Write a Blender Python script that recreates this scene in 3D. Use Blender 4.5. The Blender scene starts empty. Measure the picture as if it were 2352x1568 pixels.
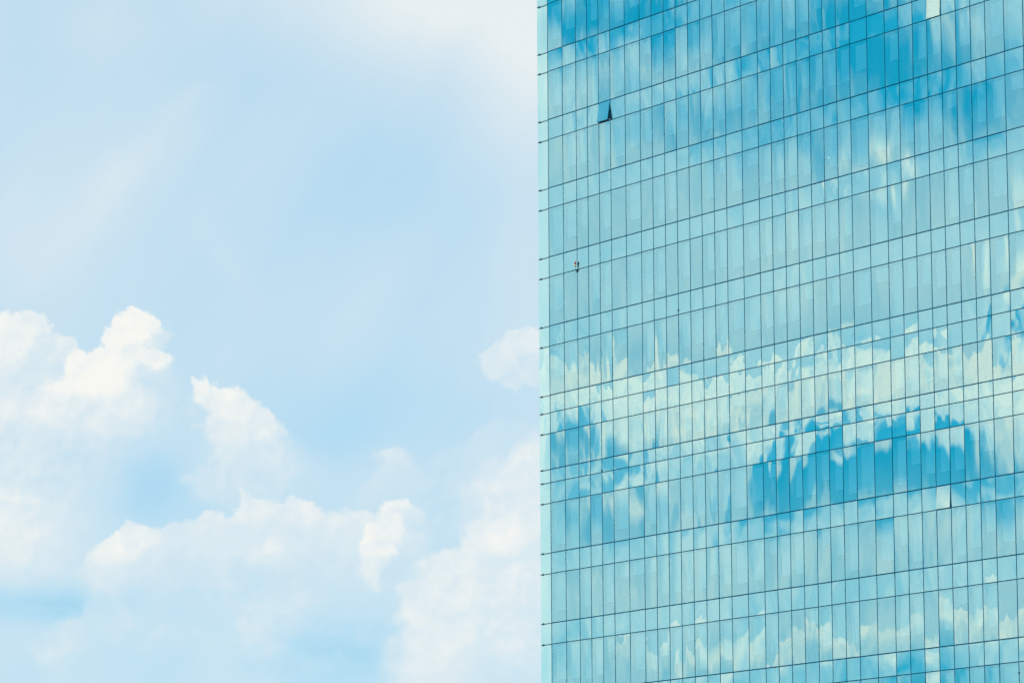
import bpy, bmesh, math, random
from mathutils import Vector, Matrix

S = bpy.context.scene
C = S.collection
R = math.radians

def lin(r, g, b):
    f = lambda c: c / 12.92 if c <= 0.04045 else ((c + 0.055) / 1.055) ** 2.4
    return (f(r / 255), f(g / 255), f(b / 255))

# ------------------------------------------------------------------ camera
EYE = Vector((0, 0, 1.7))
F_PX = 16696.59                      # focal length for a 3936 px wide frame
FACE_YAW, PITCH, ROLL = R(32.57861), R(8.93028), R(-0.32729)
fwd = Vector((0, math.cos(PITCH), math.sin(PITCH)))
upv = Vector((0, -math.sin(PITCH), math.cos(PITCH)))
rgt = Vector((1, 0, 0))
cam_r = rgt * math.cos(ROLL) + upv * math.sin(ROLL)
cam_u = -rgt * math.sin(ROLL) + upv * math.cos(ROLL)
cd = bpy.data.cameras.new('camera')
cd.sensor_width = 36
cd.lens = 36 * F_PX / 3936
cd.clip_end = 6000
cam = bpy.data.objects.new('camera', cd)
C.objects.link(cam)
m3 = Matrix((cam_r, cam_u, -fwd)).transposed()
cam.matrix_world = Matrix.Translation(EYE) @ m3.to_4x4()
S.camera = cam

S.view_settings.view_transform = 'Standard'
S.view_settings.look = 'None'
S.view_settings.exposure = 0
S.view_settings.gamma = 1
S.render.engine = 'CYCLES'
S.cycles.use_denoising = True
S.cycles.use_adaptive_sampling = True
S.cycles.adaptive_threshold = 0.02
S.cycles.max_bounces = 10
S.cycles.transparent_max_bounces = 16
S.cycles.caustics_reflective = False
S.cycles.caustics_refractive = False

# ------------------------------------------------------------------ sky
SUN_AZ, SUN_EL = -140.0, 55.0        # degrees clockwise from +Y, degrees up

def chart(px, py):
    """where in the sky a direction sits: (azimuth, elevation) in 0.00574 degree steps"""
    d = fwd * (F_PX * 2352 / 3936) + cam_r * (px - 1176) - cam_u * (py - 784)
    az = math.degrees(math.atan2(d.x, d.y))
    el = math.degrees(math.asin(d.normalized().z))
    return 1176 + az * 174.13, 784 - (el - 8.93) * 174.13

W = bpy.data.worlds.new('World')
S.world = W
W.use_nodes = True
NT = W.node_tree
NT.nodes.clear()

class V:
    """a float socket with arithmetic"""
    def __init__(s, sock): s.s = sock
    def __add__(a, b): return op('ADD', a, b)
    __radd__ = __add__
    def __sub__(a, b): return op('SUBTRACT', a, b)
    def __rsub__(a, b): return op('SUBTRACT', b, a)
    def __mul__(a, b): return op('MULTIPLY', a, b)
    __rmul__ = __mul__
    def __truediv__(a, b): return op('DIVIDE', a, b)

def put(sock, v):
    if isinstance(v, V): NT.links.new(v.s, sock)
    else: sock.default_value = v

def op(o, *a):
    n = NT.nodes.new('ShaderNodeMath'); n.operation = o
    for i, v in enumerate(a): put(n.inputs[i], v)
    return V(n.outputs[0])

def mad(a, b, c): return op('MULTIPLY_ADD', a, b, c)

def step(x, lo, hi, a=0.0, b=1.0):
    n = NT.nodes.new('ShaderNodeMapRange'); n.interpolation_type = 'SMOOTHSTEP'
    for i, v in enumerate((x, lo, hi, a, b)): put(n.inputs[i], v)
    return V(n.outputs[0])

def vec(x, y, z=0.0):
    n = NT.nodes.new('ShaderNodeCombineXYZ')
    for i, v in enumerate((x, y, z)): put(n.inputs[i], v)
    return n.outputs[0]

def noise(x, y, scale, detail, rough=0.55):
    n = NT.nodes.new('ShaderNodeTexNoise'); n.noise_dimensions = '2D'
    NT.links.new(vec(x, y), n.inputs['Vector'])
    n.inputs['Scale'].default_value = scale; n.inputs['Detail'].default_value = detail
    n.inputs['Roughness'].default_value = rough
    return n

def billow(x, y, scale):
    n = NT.nodes.new('ShaderNodeTexVoronoi'); n.feature = 'F1'; n.voronoi_dimensions = '2D'
    NT.links.new(vec(x, y), n.inputs['Vector'])
    n.inputs['Scale'].default_value = scale
    n.inputs['Detail'].default_value = 1.6
    n.inputs['Roughness'].default_value = 0.5
    n.inputs['Lacunarity'].default_value = 2.3
    n.normalize = True
    return V(n.outputs['Distance'])

def bell(X, Y, cx, cy, sx, sy, amp, acc, ang=0.0):
    cx, cy = chart(cx, cy)
    if ang:
        c, s = math.cos(R(ang)), math.sin(R(ang))
        u = mad(X, c / sx, mad(Y, s / sx, -(cx * c + cy * s) / sx))
        v = mad(X, -s / sy, mad(Y, c / sy, (cx * s - cy * c) / sy))
    else:
        u = mad(X, 1 / sx, -cx / sx); v = mad(Y, 1 / sy, -cy / sy)
    r2 = mad(u, u, v * v)
    return mad(op('POWER', 2.71828, r2 * -1.0), amp, acc)

def bank(X, Y, pts, edge, depth, wt, wb, acc, fade=0.45, relief=None, amt=0.0, soft=None, opac=1.0):
    """a cumulus bank: everything under an outline, fading out below"""
    pts = [chart(*p) for p in pts]
    x0, x1 = pts[0][0], pts[-1][0]
    y0 = min(p[1] for p in pts) - 5; y1 = max(p[1] for p in pts) + 5
    low = y1 + 2500
    n = NT.nodes.new('ShaderNodeFloatCurve')
    cu = n.mapping.curves[0]
    q = [((p[0] - x0) / (x1 - x0), (p[1] - y0) / (y1 - y0)) for p in pts]
    cu.points[0].location = q[0]; cu.points[1].location = q[-1]
    for a in q[1:-1]: cu.points.new(*a)
    n.mapping.update()
    t01 = mad(X, 1 / (x1 - x0), -x0 / (x1 - x0))
    put(n.inputs['Value'], t01)
    top = mad(V(n.outputs[0]), y1 - y0, y0)
    t = Y - top
    al = step(t, 0.0, edge) * step(t, depth * fade, depth, 1.0, 0.0)
    rim = min(.2, 90 / (x1 - x0))
    al = al * step(t01, 0.0, rim) * step(t01, 1 - rim, 1.0, 1.0, 0.0)
    if opac != 1.0: al = al * opac
    w = step(t, 0.0, depth * 0.8, wt, wb)
    if relief is not None: w = mad(relief, amt, w)
    if soft is not None: w = w + soft
    return mad(al, w - acc, acc)

def puff(X, Y, cx, cy, sx, sy, ang, w, acc, top=0.16, bot=0.75, relief=None, amt=0.0, soft=None):
    """one heap of a cumulus: crisp above, melting away below"""
    cx, cy = chart(cx, cy)
    c, s = math.cos(R(ang)), math.sin(R(ang))
    if ang:
        u = mad(X, c / sx, mad(Y, s / sx, -(cx * c + cy * s) / sx))
        v = mad(X, -s / sy, mad(Y, c / sy, (cx * s - cy * c) / sy))
    else:
        u = mad(X, 1 / sx, -cx / sx); v = mad(Y, 1 / sy, -cy / sy)
    r = op('SQRT', mad(u, u, v * v))
    hh = max(sx * abs(s), sy * abs(c))
    inner = step(Y, cy - hh * .35, cy + hh * .7, 1 - top, 1 - bot)
    al = step(r, inner, 1 + top * .6, 1.0, 0.0)
    if relief is not None: w = mad(relief, amt, w)
    if soft is not None: w = w + soft
    return mad(al, w - acc, acc)

tc = NT.nodes.new('ShaderNodeTexCoord')
sp = NT.nodes.new('ShaderNodeSeparateXYZ')
NT.links.new(tc.outputs['Generated'], sp.inputs[0])
dx, dy, dz = (V(sp.outputs[i]) for i in range(3))
AZ = op('ARCTAN2', dx, dy) * (180 / math.pi)
EL = op('ARCSINE', dz) * (180 / math.pi)
split = -math.degrees(FACE_YAW)
far_side = op('LESS_THAN', AZ, split)          # the half of the sky the glass wall mirrors
AZm = mad(far_side, mad(AZ, -2.0, 2 * split), AZ)
X0 = mad(AZm, 174.13, 1176.0)
Y0 = mad(EL, -174.13, 784 + 8.93 * 174.13)

def weather(X0, Y0, shift):
    """turbulence shared by the banks of one half of the sky"""
    Xs = X0 + shift
    n1 = noise(Xs, Y0, 1 / 95.0, 5.0, 0.6)
    ns = NT.nodes.new('ShaderNodeSeparateColor'); NT.links.new(n1.outputs['Color'], ns.inputs[0])
    nx, ny, nz = (V(ns.outputs[i]) - 0.5 for i in range(3))
    big = V(noise(Xs, Y0, 1 / 230.0, 4.0, 0.5).outputs['Fac']) - 0.5
    X1 = mad(nx, 80.0, X0)
    Y1 = mad(ny, 66.0, Y0)
    b0 = billow(mad(nx, 40.0, Xs), mad(ny, 40.0, Y0), 1 / 40.0)
    b1 = billow(mad(nx, 40.0, Xs) + 5.0, mad(ny, 40.0, Y0) + 7.0, 1 / 40.0)
    Yb = mad(b0, -24.0, Y1 + 10.0)
    Xb = mad(b0, -10.0, X1 + 4.0)
    fine = V(noise(Xs, Y0, 1 / 34.0, 3.0, 0.55).outputs['Fac']) - 0.5
    c0 = billow(mad(nx, 60.0, Xs), mad(ny, 60.0, Y0), 1 / 92.0)
    c1 = billow(mad(nx, 60.0, Xs) + 12.0, mad(ny, 60.0, Y0) + 16.0, 1 / 92.0)
    return nx, ny, X1, Y1, Xb, Yb, mad(c1 - c0, 1.2, (b1 - b0) * 0.3), mad(fine, 0.09, big * 0.40)

# --- the half in front of the camera
nx, ny, X1, Y1, Xb, Yb, relief, sf = weather(X0, Y0, 0.0)
w = op('ADD', 0.49, 0.0)
for g in ((970, -50, 390, 220, .35), (1230, 120, 190, 240, .26), (650, 170, 240, 100, -.10), (900, 420, 260, 160, -.13),
          (200, 430, 180, 200, .10), (30, 600, 170, 160, .12), (230, 60, 110, 80, .08), (850, 940, 300, 110, -.14),
          (130, 1385, 170, 45, -.36), (800, 1500, 200, 75, -.26), (350, 1120, 110, 110, -.16), (1200, 600, 90, 250, .08),
          (600, 1620, 900, 70, -.10), (760, 1010, 130, 60, -.10), (480, 1130, 60, 60, -.1)):
    w = bell(X0, Y0, *g, w)
Xw, Yw = mad(nx, 70.0, X0), mad(ny, 70.0, Y0)
w = bell(Xw, Yw, 300, 385, 230, 56, .10, w, -46)
w = bell(Xw, Yw, 440, 225, 70, 26, .07, w, -30)
w = bell(Xw, Yw, 530, 610, 130, 40, .07, w, 55)
cir = V(noise(mad(Y0, 0.6, X0), mad(X0, -0.15, Y0 * 0.35), 1 / 240.0, 4.0, 0.5).outputs['Fac']) - 0.5
w = mad(cir, 0.19, w)
w = op('MINIMUM', w, 0.86)
kw = dict(relief=relief, soft=sf)
# the hazy bank and the big pinkish one against the building
w = bank(Xb, Yb, [(780, 1150), (845, 1090), (880, 1060), (920, 1045), (960, 1060), (1000, 1030), (1060, 1010), (1120, 965), (1160, 950), (1235, 960), (1340, 900)],
         26, 300, .58, .50, w, .3, amt=.1, soft=sf, opac=.8, relief=relief)
w = bank(Xb, Yb, [(850, 1480), (890, 1385), (915, 1345), (960, 1300), (1010, 1275), (1040, 1250), (1075, 1190), (1110, 1120), (1150, 1060), (1180, 1010), (1235, 1000), (1340, 960)],
         60, 760, .82, .60, w, .5, amt=.15, **kw)
P = lambda w, *a, **k: puff(Xb, Yb, *a, w, amt=k.pop('amt', .27), **{**kw, **k})
for a in ((905, 1058, 50, 28, 0, .64, .5, 1.0), (1150, 1222, 52, 44, 0, .92, .3, .9), (1185, 1245, 50, 36, 0, .88, .4, .9), (1000, 1310, 80, 34, -12, .84, .4, .9), (1065, 1330, 50, 30, 0, .80, .4, 1.0),
          (1190, 1340, 60, 56, -30, .86, .6, 1.0), (1120, 1400, 70, 30, -30, .80, .5, 1.0), (950, 1350, 36, 22, 0, .78, .3, 1.0), (1225, 1060, 60, 60, 0, .80, .6, 1.0), (1150, 1150, 110, 90, 0, .80, .8, 1.0), (1060, 1420, 120, 90, -20, .74, .7, 1.0), (1180, 1470, 110, 110, 0, .76, .8, 1.0), (1000, 1180, 60, 60, 0, .52, .8, 1.0)):
    w = P(w, *a[:6], top=a[6], bot=a[7])
# middle heap with its dim skirt
for a in ((570, 1100, 160, 100, 0, .60, .7, 1.0), (600, 1070, 95, 66, 0, .64, .5, 1.0), (575, 1010, 80, 50, 15, .72, .3, 1.0), (480, 1112, 66, 46, 0, .62, .25, .9), (560, 1045, 80, 52, 0, .66, .35, .9), (520, 990, 60, 50, 20, .76, .3, .9),
          (440, 940, 42, 34, -20, .58, .3, .9), (640, 985, 36, 24, 48, .64, .3, .9), (592, 972, 46, 46, 20, .74, .2, .9), (545, 945, 60, 46, 35, .84, .18, .9), (500, 922, 58, 42, 32, .90, .16, .8), (470, 895, 34, 20, 30, .86, .2, .8)):
    w = P(w, *a[:6], top=a[6], bot=a[7])
# left heap and the pale skirt that joins it to the rest
for a in ((60, 1130, 190, 260, 0, .68, .7, 1.0), (210, 1000, 150, 110, 0, .64, .7, 1.0), (330, 960, 90, 90, 0, .58, .8, 1.0), (40, 1180, 120, 130, 0, .76, .7, 1.0), (20, 1000, 130, 100, 0, .68, .6, 1.0), (30, 900, 110, 110, 0, .80, .5, 1.0), (20, 790, 90, 76, 0, .94, .12, .9), (72, 775, 46, 62, 20, .90, .12, .9), (108, 815, 46, 54, 30, .82, .15, .9), (145, 812, 30, 38, 20, .84, .18, .9), (10, 850, 60, 40, 0, .96, .5, 1.0), (70, 880, 70, 50, 0, .74, .6, 1.0)):
    w = P(w, *a[:6], top=a[6], bot=a[7])
# the tall tower next to it
for a in ((300, 900, 110, 90, 0, .72, .7, 1.0), (230, 930, 100, 70, 0, .88, .5, 1.0), (318, 768, 68, 56, 10, .97, .14, .8), (372, 775, 26, 34, 20, .72, .5, .9), (268, 790, 44, 48, 0, .98, .14, .8), (350, 828, 58, 36, 22, .94, .16, .9),
          (245, 850, 84, 56, 0, .97, .14, .8), (192, 862, 56, 58, 0, .96, .14, .8), (152, 908, 74, 46, -10, .95, .4, 1.0), (230, 890, 80, 56, 0, .98, .5, .9), (100, 940, 80, 36, 0, .85, .8, 1.0), (190, 960, 130, 50, 0, .82, .8, 1.0)):
    w = P(w, *a[:6], top=a[6], bot=a[7])
w = bell(X1, Y1, 50, 1190, 100, 110, .06, w)
w = bell(X1, Y1, 10, 1270, 70, 60, .12, w)
# low long bank
w = bank(Xb, Yb, [(150, 1360), (180, 1300), (201, 1265), (237, 1245), (276, 1222), (317, 1196), (353, 1212), (400, 1193), (458, 1185), (486, 1174), (510, 1190), (552, 1150), (566, 1124), (598, 1148), (680, 1151), (736, 1163), (755, 1173), (849, 1171), (880, 1180), (910, 1215), (950, 1290)],
         14, 330, .76, .54, w, .25, amt=.14, **kw)
for a in ((285, 1258, 92, 34, -26, .86, .25, 1.0), (590, 1182, 60, 42, 0, .82, .2, 1.0), (690, 1192, 96, 44, 5, .82, .2, 1.0), (482, 1200, 34, 26, 0, .76, .3, 1.0), (620, 1265, 70, 44, 0, .80, .7, 1.0), (800, 1205, 60, 34, 0, .76, .3, 1.0)):
    w = P(w, *a[:6], top=a[6], bot=a[7])
# lowest dim ones
w = bank(Xb, Yb, [(60, 1520), (90, 1455), (140, 1415), (190, 1370), (225, 1350), (260, 1362), (300, 1395), (350, 1425), (450, 1440), (600, 1450), (700, 1500)], 34, 260, .60, .48, w, .3, amt=.08, **kw)
for a in ((630, 1415, 105, 62, -30, .66, .8, 1.0), (575, 1440, 40, 44, 0, .72, .6, 1.0), (480, 1357, 90, 18, -3, .54, .7, 1.0), (130, 1490, 70, 40, 0, .58, .7, 1.0), (350, 1445, 60, 30, 0, .56, .6, 1.0)):
    w = P(w, *a[:6], top=a[6], bot=a[7])
# bright plume
for a in ((915, 1190, 54, 44, 0, .88, .2, .9), (955, 1190, 26, 34, 0, .78, .4, .9), (940, 1240, 50, 60, 0, .72, .7, 1.0), (885, 1228, 48, 46, -40, .94, .22, .9), (862, 1275, 42, 48, 0, .95, .25, .9), (852, 1316, 32, 38, 0, .90, .6, 1.0)):
    w = P(w, *a[:6], top=a[6], bot=a[7], amt=.25)
# small one beside the tower
for a in ((1160, 838, 62, 48, -10, .80, .18, .4), (1212, 806, 50, 54, 0, .86, .18, .4), (1175, 876, 30, 24, 0, .68, .3, .4), (1225, 850, 40, 40, 0, .74, .3, .5)):
    w = P(w, *a[:6], top=a[6], bot=a[7], amt=.15)
w = bell(mad(nx, 160.0, X0), mad(ny, 90.0, Y0), 770, 1500, 210, 46, -.10, w)
for a in ((690, 1530, 120, 26, -4, .36, .8, 1.0), (850, 1462, 90, 20, -8, .34, .8, 1.0), (760, 1440, 60, 26, 10, .40, .8, 1.0), (60, 1404, 110, 14, -3, .34, .8, 1.0)):
    w = P(w, *a[:6], top=a[6], bot=a[7])
w = bell(mad(nx, 160.0, X0), mad(ny, 60.0, Y0), 110, 1388, 150, 32, -.17, w)
w = bell(X1, Y1, 345, 1110, 80, 80, -.16, w)
w_front = w

# --- the half behind the camera's left shoulder, seen only in the glass
nx, ny, X1, Y1, Xb, Yb, relief, sf = weather(X0, Y0, 5000.0)
w = op('ADD', 0.55, 0.0)
for g in ((1430, 30, 280, 85, -.55), (2030, 110, 190, 190, -.52), (1500, 170, 180, 50, .14), (1300, 350, 90, 80, .22),
          (1560, 300, 160, 50, -.20), (1760, 220, 70, 120, -.22), (2280, 250, 110, 90, -.28), (2210, 60, 60, 60, .2),
          (1900, 370, 130, 40, .10), (1800, 600, 620, 150, .10), (1370, 1200, 150, 60, -.22), (2100, 1570, 140, 70, -.5),
          (1500, 1350, 320, 90, .10), (1330, 1500, 220, 70, -.12), (1700, 1550, 250, 40, -.2), (1800, 190, 720, 220, -.16)):
    w = bell(X1, Y1, *g, w)
w = w + sf * 0.8
patch = V(noise(X1 + 5000.0, mad(Y1, 0.8, 0.0), 1 / 115.0, 3.0, 0.5).outputs['Fac']) - 0.5
w = mad(patch, mad(step(Y0, 720, 800, 0.0, 0.35), 1.0, step(Y0, 280, 460, .62, 0.22)), w)
w = w - step(EL, 15.0, 24.0) * 0.55
kw = dict(relief=relief, soft=sf)
w = bank(Xb, Yb, [(1150, 900), (1215, 860), (1245, 800), (1275, 812), (1320, 836), (1360, 800), (1385, 800), (1420, 862), (1470, 862), (1510, 835), (1580, 850), (1640, 820), (1690, 832), (1760, 842), (1800, 800), (1850, 775), (1900, 758), (1960, 748), (2000, 800), (2060, 790), (2110, 760), (2160, 775), (2220, 812), (2300, 800), (2400, 830), (2500, 880)],
         15, 330, .97, .70, w, .5, amt=.5, soft=sf + patch * 0.8, relief=relief)
w = bank(Xb, Yb, [(1430, 1560), (1500, 1500), (1560, 1440), (1620, 1470), (1780, 1440), (1860, 1420), (1950, 1430), (2050, 1440), (2180, 1410), (2240, 1385), (2330, 1375), (2450, 1400)],
         10, 150, .88, .5, w, .3, amt=.6, **kw)
w = bell(X1, Y1, 2335, 560, 30, 120, .4, w)
w = bell(X1, Y1, 1420, 1130, 60, 50, .25, w)
for g in ((2270, 1130, 130, 36, -.35), (2352, 740, 30, 70, -.6)):
    w = bell(X1, Y1, *g, w)
lowf = noise(X0 + 5000.0, Y0, 1 / 120.0, 1.0, 0.5)
ls = NT.nodes.new('ShaderNodeSeparateColor'); NT.links.new(lowf.outputs['Color'], ls.inputs[0])
Xh, Yh = mad(V(ls.outputs[0]) - 0.5, 70.0, X0), mad(V(ls.outputs[1]) - 0.5, 40.0, Y0)
for a in ((1330, 1020, 76, 60, 0, .16, .4, .5), (1420, 1060, 55, 62, 0, .20, .4, .5), (1300, 1100, 60, 30, 0, .30, .4, .5), (1370, 1190, 80, 50, 0, .22, .4, .6), (1560, 1170, 40, 40, 0, .36, .5, .6),
          (1900, 975, 66, 20, -10, .20, .3, .3), (2020, 985, 60, 34, -8, .10, .3, .4), (1850, 1040, 80, 34, -12, .06, .25, .4),
          (2250, 1120, 70, 28, 0, .18, .4, .6)):
    w = puff(Xh, Yh, *a[:6], w, top=a[6] + .15, bot=min(1, a[7] + .2))
w = bank(Xh, Yh, [(1670, 1190), (1710, 1130), (1740, 1090), (1780, 1058), (1850, 1030), (1930, 1005), (2010, 988), (2090, 980), (2150, 980), (2210, 992), (2250, 1010), (2300, 1060)], 20, 165, .0, .10, w, .7)
w = bell(X0, Y0, 2012, 392, 48, 40, .52, w)
w = bell(X0, Y0, 2006, -449, 90, 70, .6, w)
w_back = w

def clamp(v):
    n = NT.nodes.new('ShaderNodeClamp'); put(n.inputs[0], v)
    return V(n.outputs[0])
w_front, w_back = clamp(w_front), clamp(w_back)

sky = NT.nodes.new('ShaderNodeTexSky')
sky.sky_type = 'NISHITA'
sky.sun_disc = False
sky.sun_elevation = R(SUN_EL)
sky.sun_rotation = R(SUN_AZ % 360)
sky.dust_density = 0.6
sky.ozone_density = 1.5

def mix(f, a, b, mode='MIX'):
    n = NT.nodes.new('ShaderNodeMix'); n.data_type = 'RGBA'; n.blend_type = mode
    put(n.inputs['Factor'], f)
    for k, v in ((6, a), (7, b)):
        if isinstance(v, tuple): n.inputs[k].default_value = (*v, 1)
        else: NT.links.new(v, n.inputs[k])
    return n.outputs[2]

deep_front = mix(1.0, sky.outputs[0], (1.35, 1.6, 1.65), 'MULTIPLY')
deep_back = mix(0.8, mix(1.0, sky.outputs[0], (0.0, 1.55, 2.05), 'MULTIPLY'), (0.0, 6.7, 11.3))
K = 10.0                                          # the Backgrounds run at strength 0.1
cr = NT.nodes.new('ShaderNodeValToRGB')
cl = cr.color_ramp
stops = [(0.0, (156, 207, 233)), (.30, (181, 219, 240)), (.55, (203, 227, 240)), (.78, (224, 236, 241)), (1.0, (248, 248, 243))]
cl.elements[0].position = 0; cl.elements[0].color = (*lin(*stops[0][1]), 1)
cl.elements[1].position = 1; cl.elements[1].color = (*lin(*stops[-1][1]), 1)
for p, c in stops[1:-1]:
    e = cl.elements.new(p); e.color = (*lin(*c), 1)
put(cr.inputs[0], w_front)
veil_front = mix(1.0, cr.outputs[0], (K, K, K), 'MULTIPLY')
front_col = mix(mad(w_front, 0.2, 0.8), deep_front, veil_front)
veil_back = mix(w_back, (12.4, 14.7, 15.9), (17.4, 15.2, 14.6))
back_col = mix(w_back, deep_back, veil_back)
below = step(EL, -1.0, 0.5)
def ground_glow(c): return mix(below, (1.6, 1.7, 1.6), c)
mixs = NT.nodes.new('ShaderNodeMixShader')
put(mixs.inputs[0], far_side)
for k, c in ((1, front_col), (2, back_col)):
    bg = NT.nodes.new('ShaderNodeBackground'); bg.inputs[1].default_value = 0.1
    NT.links.new(ground_glow(c), bg.inputs[0])
    NT.links.new(bg.outputs[0], mixs.inputs[k])
wo = NT.nodes.new('ShaderNodeOutputWorld'); NT.links.new(mixs.outputs[0], wo.inputs[0])
W.cycles.sampling_method = 'MANUAL'
W.cycles.sample_map_resolution = 256

# ------------------------------------------------------------------ sun
sd = bpy.data.lights.new('sun', 'SUN')
sd.energy = 4.6
sd.angle = R(0.53)
sd.color = (1.0, 0.95, 0.87)
so = bpy.data.objects.new('sun', sd)
C.objects.link(so)
sun_dir = Vector((math.sin(R(SUN_AZ)) * math.cos(R(SUN_EL)), math.cos(R(SUN_AZ)) * math.cos(R(SUN_EL)), math.sin(R(SUN_EL))))
so.rotation_euler = sun_dir.to_track_quat('Z', 'Y').to_euler()
so.location = sun_dir * 300

# ------------------------------------------------------------------ materials
def material(name, build):
    m = bpy.data.materials.new(name); m.use_nodes = True
    t = m.node_tree; t.nodes.clear()
    out = t.nodes.new('ShaderNodeOutputMaterial')
    t.links.new(build(t), out.inputs[0])
    return m

def node(t, kind, **kw):
    n = t.nodes.new(kind)
    for k, v in kw.items():
        if k.startswith('_'): setattr(n, k[1:], v)
        else: n.inputs[k.replace('~', ' ')].default_value = v
    return n

def plain(name, col, rough=0.5, metal=0.0, var=0.15, scale=3.0, spec=0.5):
    def b(t):
        p = node(t, 'ShaderNodeBsdfPrincipled', Roughness=rough, Metallic=metal)
        p.inputs['Specular IOR Level'].default_value = spec
        tcn = t.nodes.new('ShaderNodeTexCoord')
        nz_ = node(t, 'ShaderNodeTexNoise', Scale=scale, Detail=5.0)
        t.links.new(tcn.outputs['Object'], nz_.inputs['Vector'])
        rp = t.nodes.new('ShaderNodeValToRGB')
        rp.color_ramp.elements[0].color = (*[c * (1 - var) for c in col], 1)
        rp.color_ramp.elements[1].color = (*[min(1, c * (1 + var)) for c in col], 1)
        rp.color_ramp.elements[0].position = .3; rp.color_ramp.elements[1].position = .7
        t.links.new(nz_.outputs['Fac'], rp.inputs[0])
        t.links.new(rp.outputs[0], p.inputs['Base Color'])
        return p.outputs[0]
    return material(name, b)

def coated(name, refl, tint, see, fac, dirt=0.04, wave=0.0):
    """sun-control glass: a tinted mirror over a tinted see-through body, with a film of dust"""
    def b(t):
        g = node(t, 'ShaderNodeBsdfGlossy', Roughness=0.0, Color=(*tint, 1))
        tr = node(t, 'ShaderNodeBsdfTransparent', Color=(*see, 1))
        df = node(t, 'ShaderNodeBsdfDiffuse', Color=(0.22, 0.5, 0.5, 1))
        fr = node(t, 'ShaderNodeFresnel', IOR=1.5)
        ma = node(t, 'ShaderNodeMath', _operation='MULTIPLY_ADD', _use_clamp=True)
        t.links.new(fr.outputs[0], ma.inputs[0]); ma.inputs[1].default_value = 1 - fac; ma.inputs[2].default_value = fac
        mx = t.nodes.new('ShaderNodeMixShader')
        t.links.new(ma.outputs[0], mx.inputs[0]); t.links.new(tr.outputs[0], mx.inputs[1]); t.links.new(g.outputs[0], mx.inputs[2])
        m2 = t.nodes.new('ShaderNodeMixShader')
        tcn = t.nodes.new('ShaderNodeTexCoord')
        mp = node(t, 'ShaderNodeMapping'); mp.inputs['Scale'].default_value = (1, 1, .25)
        t.links.new(tcn.outputs['Object'], mp.inputs[0])
        nz_ = node(t, 'ShaderNodeTexNoise', Scale=1.3, Detail=5.0, Roughness=.6)
        t.links.new(mp.outputs[0], nz_.inputs['Vector'])
        mr = node(t, 'ShaderNodeMapRange'); mr.inputs[1].default_value = .3; mr.inputs[2].default_value = .8
        mr.inputs[3].default_value = dirt * .4; mr.inputs[4].default_value = dirt * 1.6
        t.links.new(nz_.outputs['Fac'], mr.inputs[0])
        t.links.new(mr.outputs[0], m2.inputs[0]); t.links.new(mx.outputs[0], m2.inputs[1]); t.links.new(df.outputs[0], m2.inputs[2])
        if wave:
            bp = node(t, 'ShaderNodeBump', Strength=1.0, Distance=wave)
            mp2 = node(t, 'ShaderNodeMapping'); mp2.inputs['Scale'].default_value = (1, 1, .35)
            t.links.new(tcn.outputs['Object'], mp2.inputs[0])
            n2 = node(t, 'ShaderNodeTexNoise', Scale=1.1, Detail=1.5, Roughness=.4)
            t.links.new(mp2.outputs[0], n2.inputs['Vector'])
            t.links.new(n2.outputs['Fac'], bp.inputs['Height'])
            t.links.new(bp.outputs[0], g.inputs['Normal'])
        return m2.outputs[0]
    return material(name, b)

M = {}
M['glass'] = coated('coated_glass', 0, (.63, 1.0, .95), (.86, 1.0, 1.0), .46)
M['spandrel'] = coated('spandrel_glass', 0, (.63, 1.0, .95), (.72, .98, .98), .49)
M['wing'] = coated('clear_wing_glass', 0, (.74, .94, .86), (.66, .84, .77), .24, .03)
def edge_b(t): return node(t, 'ShaderNodeBsdfTransparent', Color=(.96, 1.0, .99, 1)).outputs[0]
M['edge'] = material('glass_edge', edge_b)
M['frame'] = plain('dark_aluminium', (.0, .10, .175), .6, 0, spec=.05)
M['steel'] = plain('dark_steel', (.02, .045, .07), .4, .5)
M['blind'] = plain('blind_fabric', (.82, .83, .78), .8, var=.05)
M['backing'] = plain('spandrel_backing', (.22, .36, .38), .8, var=.08, scale=.6)
M['inside'] = plain('interior_paint', (.04, .17, .22), .9, var=.1)
M['ceiling'] = plain('ceiling_board', (.20, .36, .38), .9, var=.06)
M['red'] = plain('red_lens', (.42, .006, .02), .25, var=.1)
M['yellow'] = plain('yellow_paint', (.75, .42, .03), .4, var=.12, scale=20)
M['brown'] = plain('dark_bronze', (.10, .05, .03), .5)
M['pipe'] = plain('grey_conduit', (.25, .28, .28), .5)
M['white'] = plain('white_metal', (.75, .72, .65), .5)
M['concrete'] = plain('concrete', (.30, .30, .29), .9)
M['ground'] = plain('ground_paving', (.16, .17, .15), .95, var=.3, scale=.05)
def lamp_b(t):
    return node(t, 'ShaderNodeEmission', Color=(1, .98, .9, 1), Strength=1.3).outputs[0]
M['lamp'] = material('fluorescent_tube', lamp_b)

# ------------------------------------------------------------------ helpers
ORG = Vector((0, 250, EYE.z))
T = Vector((math.sin(FACE_YAW), -math.cos(FACE_YAW), 0))     # along the wall, towards the near end
Nn = Vector((-math.cos(FACE_YAW), -math.sin(FACE_YAW), 0))   # out of the wall

TOWER = bpy.data.objects.new('office_tower', None)
C.objects.link(TOWER)
TOWER.matrix_world = Matrix.Translation(ORG + Vector((0, 0, -EYE.z))) @ Matrix((T, Nn, Vector((0, 0, 1)))).transposed().to_4x4()
# inside the tower: x = along the wall (u), y = outward, z = height above ground
TOWER['label'] = 'tall glass office tower with a gridded blue-green mirror facade'
TOWER['category'] = 'building'

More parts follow.
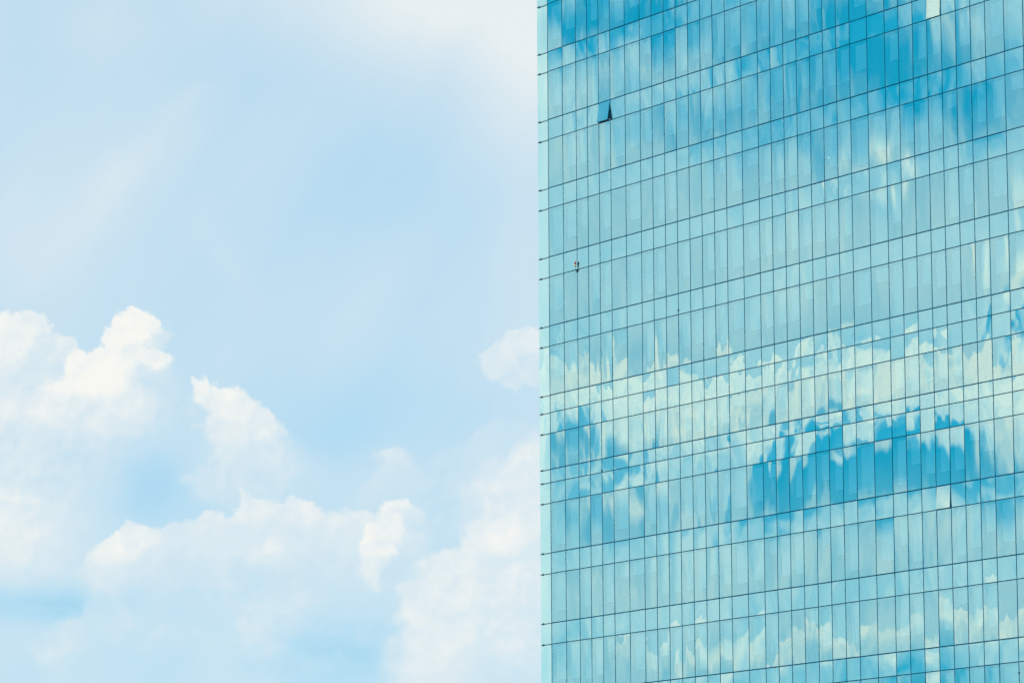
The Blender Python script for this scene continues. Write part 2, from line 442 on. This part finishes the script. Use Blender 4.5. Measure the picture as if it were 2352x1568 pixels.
def obj(name, bm, mats, parent=None, loc=(0, 0, 0), smooth=False):
    me = bpy.data.meshes.new(name)
    bm.to_mesh(me); bm.free()
    for m in (mats if isinstance(mats, (list, tuple)) else [mats]): me.materials.append(m)
    if smooth:
        for p in me.polygons: p.use_smooth = True
    o = bpy.data.objects.new(name, me)
    C.objects.link(o)
    o.parent = parent
    o.location = loc
    return o

def box(bm, x0, x1, y0, y1, z0, z1, mi=0):
    v = [bm.verts.new(p) for p in ((x0, y0, z0), (x1, y0, z0), (x1, y1, z0), (x0, y1, z0), (x0, y0, z1), (x1, y0, z1), (x1, y1, z1), (x0, y1, z1))]
    for f in ((3, 2, 1, 0), (4, 5, 6, 7), (0, 1, 5, 4), (1, 2, 6, 5), (2, 3, 7, 6), (3, 0, 4, 7)):
        bm.faces.new([v[i] for i in f]).material_index = mi

def lathe(bm, prof, seg=20, c=(0, 0, 0), mi=0):
    rings = []
    for r, z in prof:
        rings.append([bm.verts.new((c[0] + r * math.cos(2 * math.pi * k / seg), c[1] + r * math.sin(2 * math.pi * k / seg), c[2] + z)) for k in range(seg)])
    for a, b in zip(rings, rings[1:]):
        for k in range(seg):
            f = bm.faces.new((a[k], a[(k + 1) % seg], b[(k + 1) % seg], b[k])); f.smooth = True; f.material_index = mi
    bm.faces.new(list(reversed(rings[0]))); bm.faces.new(rings[-1])

def tube(bm, pts, r, seg=8):
    pts = [Vector(p) for p in pts]
    rings = []
    for i, p in enumerate(pts):
        d = (pts[min(i + 1, len(pts) - 1)] - pts[max(i - 1, 0)]).normalized()
        a = d.orthogonal().normalized(); b = d.cross(a)
        rings.append([bm.verts.new(p + a * r * math.cos(2 * math.pi * k / seg) + b * r * math.sin(2 * math.pi * k / seg)) for k in range(seg)])
    for a, b in zip(rings, rings[1:]):
        for k in range(seg):
            bm.faces.new((a[k], a[(k + 1) % seg], b[(k + 1) % seg], b[k])).smooth = True
    bm.faces.new(list(reversed(rings[0]))); bm.faces.new(rings[-1])

# ------------------------------------------------------------------ the grid of the facade
U = [2.912, 4.028, 5.550, 6.960, 8.132, 9.307, 10.481, 11.980, 13.480, 14.658, 15.841, 17.015, 18.199, 19.376, 20.548, 21.722, 23.226, 24.728, 25.895, 27.073, 28.250, 29.433, 30.603, 31.783, 32.957, 34.453, 35.965, 37.135, 38.310, 39.499, 40.671, 41.849, 43.034, 44.202, 45.692, 47.183]
for k in range(12): U.append(U[-1] + (1.5 if k in (7, 8) else 1.175))
VIS = [58.577, 55.747, 54.576, 51.726, 50.548, 47.696, 46.510, 43.664, 42.491, 39.639, 38.471, 35.623, 34.614, 33.427, 31.351, 30.589, 29.413, 26.557, 25.375, 22.549, 21.350]
VIS = [v + EYE.z for v in VIS]
up_rows = []
z = VIS[0]
for k in range(4):
    z += 1.18 if k % 2 == 0 else 2.85
    up_rows.append(z)
dn_rows = []
z = VIS[-1]
for k in range(10):
    z -= 2.85 if k % 2 == 0 else 1.18
    dn_rows.append(z)
Z = list(reversed(up_rows)) + VIS + dn_rows       # top to bottom
TOP0 = len(up_rows)                               # index of VIS[0]
NCOL, NROW = len(U) - 1, len(Z) - 1

def tall(j): return Z[j] - Z[j + 1] > 1.9
EXTRA = 0
def seen(i, j):
    """how much of the picture a pane takes"""
    pts = []
    for a, b in ((U[i], Z[j]), (U[i + 1], Z[j]), (U[i + 1], Z[j + 1]), (U[i], Z[j + 1])):
        p = ORG + T * a + Vector((0, 0, b - EYE.z)) - EYE
        d = p.dot(fwd)
        pts.append((1968 + F_PX * p.dot(cam_r) / d, 1312 - F_PX * p.dot(cam_u) / d))
    x0 = max(0, min(p[0] for p in pts)); x1 = min(3936, max(p[0] for p in pts))
    h = 0.0
    ys = [p[1] for p in pts]
    y0, y1 = max(0, (ys[0] + ys[1]) / 2), min(2624, (ys[2] + ys[3]) / 2)
    return max(0, x1 - x0) * max(0, y1 - y0)

SASH = {(5, TOP0 + 3): (0.18, 'spandrel awning window pushed wide open at its foot'),
        (29, TOP0 + 3): (0.045, 'upper awning window standing slightly ajar'),
        (29, TOP0 + 17): (0.07, 'lower pale awning window standing slightly ajar')}

def pane_bm(bm, wd, ht, rnd, cx, cz, fine=True, bow=1.0, thick=0.028, edge=(2, 2, 2, 2)):
    """one sheet of glass with the slight bow and tilt that real panes have (millimetres)"""
    na, nb = (12, 14) if fine else (1, 1)
    ta, tb = rnd.gauss(0, .0015) * bow, rnd.gauss(0, .0022) * bow
    s = bow
    k1, k2 = rnd.gauss(.0004, .0006) * s, rnd.gauss(.0003, .0005) * s * min(1, ht / 2)
    k3 = rnd.gauss(0, .0006) * s
    k4, p4 = rnd.gauss(0, .00014) * s, rnd.uniform(0, 6.28)
    k5, p5 = rnd.gauss(0, .00022) * min(1, ht / 2) * s, rnd.uniform(0, 6.28)
    k6, p6, q6 = rnd.gauss(0, .00008) * s, rnd.uniform(0, 6.28), rnd.uniform(0, 6.28)
    def d(a, b):
        if not fine: return 0
        return (ta * a * wd / 2 + tb * b * ht / 2 + k1 * (1 - a * a) + k2 * (1 - b * b) + k3 * a * b
                + k4 * math.sin(3.6 * a + p4 + 1.2 * b) + k5 * math.sin(3.2 * b + p5 + .7 * a) + k6 * math.sin(5.5 * a + p6) * math.sin(4 * b + q6))
    g = [[bm.verts.new((cx + (2 * i / na - 1) * wd / 2, d(2 * i / na - 1, 2 * j / nb - 1), cz + (2 * j / nb - 1) * ht / 2)) for i in range(na + 1)] for j in range(nb + 1)]
    for j in range(nb):
        for i in range(na):
            f = bm.faces.new((g[j + 1][i], g[j + 1][i + 1], g[j][i + 1], g[j][i])); f.smooth = True; f.material_index = 0
            f.normal_update()
            if f.normal.y < 0: f.normal_flip()
    # edges and inner face
    bk = [bm.verts.new((cx + a * wd / 2, -thick, cz + b * ht / 2)) for a, b in ((-1, -1), (1, -1), (1, 1), (-1, 1))]
    g2 = [[(bm.verts.new(v.co) if (j in (0, nb) or i in (0, na)) else None) for i, v in enumerate(row)] for j, row in enumerate(g)]
    g = g2                                         # own vertices, so the rim does not bend the sheet's shading
    rims = ([g[0][i] for i in range(na + 1)], [g[j][na] for j in range(nb + 1)], [g[nb][i] for i in range(na, -1, -1)], [g[j][0] for j in range(nb, -1, -1)])
    for q, rim in enumerate(rims):
        bm.faces.new(list(rim) + [bk[(q + 1) % 4], bk[q]]).material_index = edge[q]
    bm.faces.new(bk).material_index = 1

J = 0.032                                          # half of the dark joint between panes
JH = [.030 if j and tall(j - 1) else .024 for j in range(len(Z))]   # half the height of the level joints
tall_list, short_list = [], []
for j in range(NROW):
    for i in range(1, NCOL):
        if (i, j) in SASH: continue
        (tall_list if tall(j) else short_list).append((seen(i, j), i, j))
for kind, lst, mat in (('window_pane', tall_list, M['glass']), ('spandrel_panel', short_list, M['spandrel'])):
    lst.sort(reverse=True)
    rest = bmesh.new()
    for n, (a, i, j) in enumerate(lst):
        rnd = random.Random(i * 131 + j * 7919 + 5)
        wd, ht = U[i + 1] - U[i] - 2 * J, Z[j] - Z[j + 1] - JH[j] - JH[j + 1]
        cx, cz = (U[i] + U[i + 1]) / 2, (Z[j] - JH[j] + Z[j + 1] + JH[j + 1]) / 2
        if n < 100:
            bm = bmesh.new(); pane_bm(bm, wd, ht, rnd, 0, 0)
            obj(kind, bm, [mat, M['edge'], M['frame']], TOWER, (cx, 0, cz))
        else:
            pane_bm(rest, wd, ht, rnd, cx, cz, a > 0)
    o = obj(kind, rest, [mat, M['edge'], M['frame']], TOWER)
    o['kind'] = 'stuff'

# awning sashes
for (i, j), (out, lab) in SASH.items():
    wd, ht = U[i + 1] - U[i] - 2 * J, Z[j] - Z[j + 1] - JH[j] - JH[j + 1]
    rnd = random.Random(i + j)
    bm = bmesh.new()
    fw = .045
    for a0, a1, b0_, b1_ in ((-wd / 2, -wd / 2 + fw, -ht, 0), (wd / 2 - fw, wd / 2, -ht, 0), (-wd / 2 + fw, wd / 2 - fw, -ht, -ht + fw), (-wd / 2 + fw, wd / 2 - fw, -fw, 0)):
        box(bm, a0, a1, -.075, -.032, b0_, b1_)
    s = obj('awning_window', bm, M['frame'], TOWER, ((U[i] + U[i + 1]) / 2, 0.004, Z[j] - JH[j]))
    s.rotation_euler = (math.asin(out / ht), 0, 0)
    s['label'] = lab
    pb = bmesh.new(); pane_bm(pb, wd, ht, rnd, 0, -ht / 2, bow=.2)
    obj('sash_glass', pb, [M['spandrel'], M['edge'], M['frame']], s)
    lb = bmesh.new(); box(lb, -wd / 2 + fw, wd / 2 - fw, -.072, -.035, -ht + fw, -fw)
    obj('insulation_panel', lb, M['steel'], s)
    if out > .1:
        for sx in (-1, 1):
            hb = bmesh.new()
            x = sx * (wd / 2 - .03)
            box(hb, x - .012, x + .012, -.2, -.078, -ht + .02, -ht + .05)
            obj('stay_arm', hb, M['white'], s)

# mullions and transoms
zt, zb = Z[0] + .6, Z[-1]
for i in range(1, len(U)):
    bm = bmesh.new()
    box(bm, -.03, .03, -.20, -.034, zb, zt)
    box(bm, -.031, .031, -.0335, -.024, zb, zt)
    obj('mullion', bm, M['frame'], TOWER, (U[i], 0, 0))
for j in range(len(Z)):
    bm = bmesh.new()
    h = JH[j]
    box(bm, U[1] - .024, U[-1], -.16, -.036, -h, h)
    box(bm, U[1] + .02, U[-1], -.0355, -.022, -h + .002, h - .002)
    obj('transom', bm, M['frame'], TOWER, (0, 0, Z[j]))

# the glass wing that runs past the corner, panel by panel, with its arms
for j in range(NROW):
    ht = Z[j] - Z[j + 1] - .03
    wd = U[1] - U[0] - J - .012
    rnd = random.Random(900 + j)
    bm = bmesh.new(); pane_bm(bm, wd, ht, rnd, 0, 0, bow=.6, thick=.03, edge=(1, 2, 1, 1))
    obj('wing_panel', bm, [M['wing'], M['edge'], M['frame']], TOWER, (U[0] + wd / 2, 0, (Z[j] + Z[j + 1]) / 2))
for j in range(len(Z)):
    bm = bmesh.new()
    L = U[1] - U[0] - .03
    box(bm, .03, L, -.13, -.034, -.024, .024)
    a = obj('bracket_arm', bm, M['steel'], TOWER, (U[0], 0, Z[j]))
    bm = bmesh.new()
    box(bm, .22, .265, -.05, .026, -.06, .06)
    box(bm, .01, .32, -.03, .02, -.022, .022)
    obj('clamp', bm, M['steel'], a)

# floors, ceilings, inner walls, spandrel backing
deep_in = -26.0
rows_tall = [j for j in range(NROW) if tall(j)]
for j in range(NROW):
    if tall(j): continue
    bm = bmesh.new()
    box(bm, U[1] + .03, U[-1], -.30, -.24, Z[j + 1] + .03, Z[j] - .03)
    obj('spandrel_backing', bm, M['backing'], TOWER)
for j in rows_tall:
    bm = bmesh.new()
    box(bm, U[1] + .1, U[-1] - .1, deep_in, -.32, Z[j] + .06, Z[j] + .40)
    obj('floor_slab', bm, M['ceiling'], TOWER)
bm = bmesh.new()
box(bm, U[1] + .1, U[-1] - .1, -6.2, -6.0, Z[-1], Z[0])
obj('inner_wall', bm, M['inside'], TOWER)
bm = bmesh.new()
box(bm, U[1] - .02, U[1] + .08, deep_in, -.21, 0, zt)
obj('side_wall', bm, M['concrete'], TOWER)
bm = bmesh.new()
box(bm, U[-1] - .08, U[-1] + .02, deep_in, -.21, 0, zt)
obj('side_wall', bm, M['concrete'], TOWER)
bm = bmesh.new()
box(bm, U[1] + .09, U[-1] - .09, deep_in - .2, deep_in - .02, 0, zt)
obj('rear_wall', bm, M['concrete'], TOWER)
bm = bmesh.new()
box(bm, U[1] + .09, U[-1] - .09, deep_in, -.22, zt - .3, zt - .05)
obj('roof', bm, M['concrete'], TOWER)
if zb > 0:
    bm = bmesh.new()
    box(bm, U[1], U[-1], -.4, .01, 0, zb - .04)
    obj('plinth', bm, M['concrete'], TOWER)

# roller blinds behind the tall panes
bl = []
for j in rows_tall:
    drop_row = random.Random(j).uniform(.6, .75)
    for i in range(1, NCOL):
        rnd = random.Random(i * 17 + j * 71)
        if seen(i, j) <= 0 or rnd.random() < .2: continue
        dr = drop_row if rnd.random() < .55 else rnd.choice((.25, .5, .68, .75, .85, .98))
        bl.append((seen(i, j), i, j, dr, rnd.uniform(.0, .14), rnd.uniform(0, .1)))
bl.sort(reverse=True)
rest = bmesh.new()
for n, (a, i, j, dr, g0, g1) in enumerate(bl):
    ht = Z[j] - Z[j + 1]
    wd = U[i + 1] - U[i]
    x0, x1 = U[i] + .03 + g0 * wd, U[i + 1] - .03 - g1 * wd
    z1 = Z[j] - .12; z0 = Z[j] - .12 - dr * (ht - .2)
    if n < 100:
        bm = bmesh.new(); box(bm, x0, x1, -.262, -.25, z0, z1); box(bm, x0, x1, -.27, -.245, z0 - .03, z0 - .001)
        obj('roller_blind', bm, M['blind'], TOWER)
    else:
        box(rest, x0, x1, -.262, -.25, z0, z1); box(rest, x0, x1, -.27, -.245, z0 - .03, z0 - .001)
o = obj('roller_blind', rest, M['blind'], TOWER)
o['kind'] = 'stuff'

# eye bolts on the mullions
def on_wall(px, py, w=0.0):
    d = fwd * F_PX + cam_r * (px - 1968) - cam_u * (py - 1312)
    p0 = ORG + Nn * w
    k = (p0 - EYE).dot(Nn) / d.dot(Nn)
    p = EYE + d * k
    q = p - ORG
    return q.dot(T), p.z
for px, py in ((3917.5, 2584), (2313, 1808), (2608, 1192)):
    u, zz = on_wall(px, py)
    i = min(range(len(U)), key=lambda k: abs(U[k] - u))
    bm = bmesh.new()
    box(bm, -.022, .022, .002, .02, -.06, .06)
    tube(bm, [(0, .015 + .04 * math.sin(a), -.045 * math.cos(a)) for a in [k * math.pi / 8 for k in range(9)]], .009)
    obj('anchor_eye', bm, M['steel'], TOWER, (U[i], 0, zz))

# ------------------------------------------------------------------ warning light on the third mullion
def place(o, u, w, zz):
    o.matrix_world = Matrix.Translation(ORG + T * u + Nn * w + Vector((0, 0, zz - EYE.z))) @ Matrix((T, Nn, Vector((0, 0, 1)))).transposed().to_4x4()

WL = bpy.data.objects.new('warning_light', None)
C.objects.link(WL)
place(WL, U[3], 0.0, VIS[8])
WL['label'] = 'small red and yellow warning light bracketed to the glass facade'
WL['category'] = 'light'
cxl, cyl = -.035, .115
bm = bmesh.new(); lathe(bm, [(.046, .335), (.05, .36), (.05, .41), (.044, .445), (.028, .462), (.006, .468)], c=(cxl, cyl, 0))
obj('lens', bm, M['red'], WL)
bm = bmesh.new(); lathe(bm, [(.048, .31), (.052, .316), (.052, .334), (.046, .336)], c=(cxl, cyl, 0)); box(bm, cxl + .04, cxl + .075, cyl - .012, cyl + .012, .315, .345)
obj('collar', bm, M['brown'], WL)
bm = bmesh.new(); lathe(bm, [(.034, .20), (.04, .215), (.042, .25), (.034, .275), (.03, .30), (.036, .309)], c=(cxl, cyl, 0))
obj('lamp_body', bm, M['yellow'], WL)
bm = bmesh.new(); lathe(bm, [(.02, .15), (.036, .155), (.038, .19), (.03, .199)], c=(cxl, cyl, 0))
obj('base', bm, M['brown'], WL)
bm = bmesh.new(); tube(bm, [(cxl + .005, cyl, .0), (cxl + .005, cyl, .149)], .012)
obj('stem', bm, M['pipe'], WL)
bm = bmesh.new(); box(bm, cxl - .03, .03, .03, .15, -.022, -.003); box(bm, -.03, .03, .028, .05, -.16, -.023)
obj('bracket', bm, M['steel'], WL)
bm = bmesh.new()
tube(bm, [(cxl - .02, cyl + .02, -.03), (cxl - .035, cyl + .02, -.06), (cxl - .03, cyl, -.10), (-.02, .08, -.15), (0, .055, -.17)], .006)
obj('cable', bm, M['pipe'], WL)

# ------------------------------------------------------------------ two lit tubes under the ceiling inside
for n, (px, py, lab) in enumerate(((3140.5, 651, 'lower left of two lit ceiling tubes glowing behind the glass facade'), (3188, 608, 'upper right of two lit ceiling tubes glowing behind the glass facade'))):
    u0, z0 = on_wall(px, py)
    ztop = min(zz for k, zz in enumerate(Z) if zz > z0)
    w = -.4
    for k in range(200):
        u1, z1 = on_wall(px, py, w)
        if z1 > ztop - .06: break
        w -= .03
    LT = bpy.data.objects.new('ceiling_lamp', None); C.objects.link(LT)
    place(LT, u1, w, ztop - .05)
    LT['label'] = lab; LT['category'] = 'lamp'; LT['group'] = 'lit ceiling tubes inside the tower'
    bm = bmesh.new(); box(bm, -.06, .06, -.09, .09, .03, .10)
    obj('lamp_housing', bm, M['white'], LT)
    bm = bmesh.new(); tube(bm, [(0, -.085, 0.0), (0, .085, 0.0)], .028)
    obj('tube', bm, M['lamp'], LT)

# ------------------------------------------------------------------ ground
bm = bmesh.new()
bmesh.ops.create_grid(bm, x_segments=8, y_segments=8, size=3000)
g = obj('ground', bm, M['ground'])
g['kind'] = 'structure'
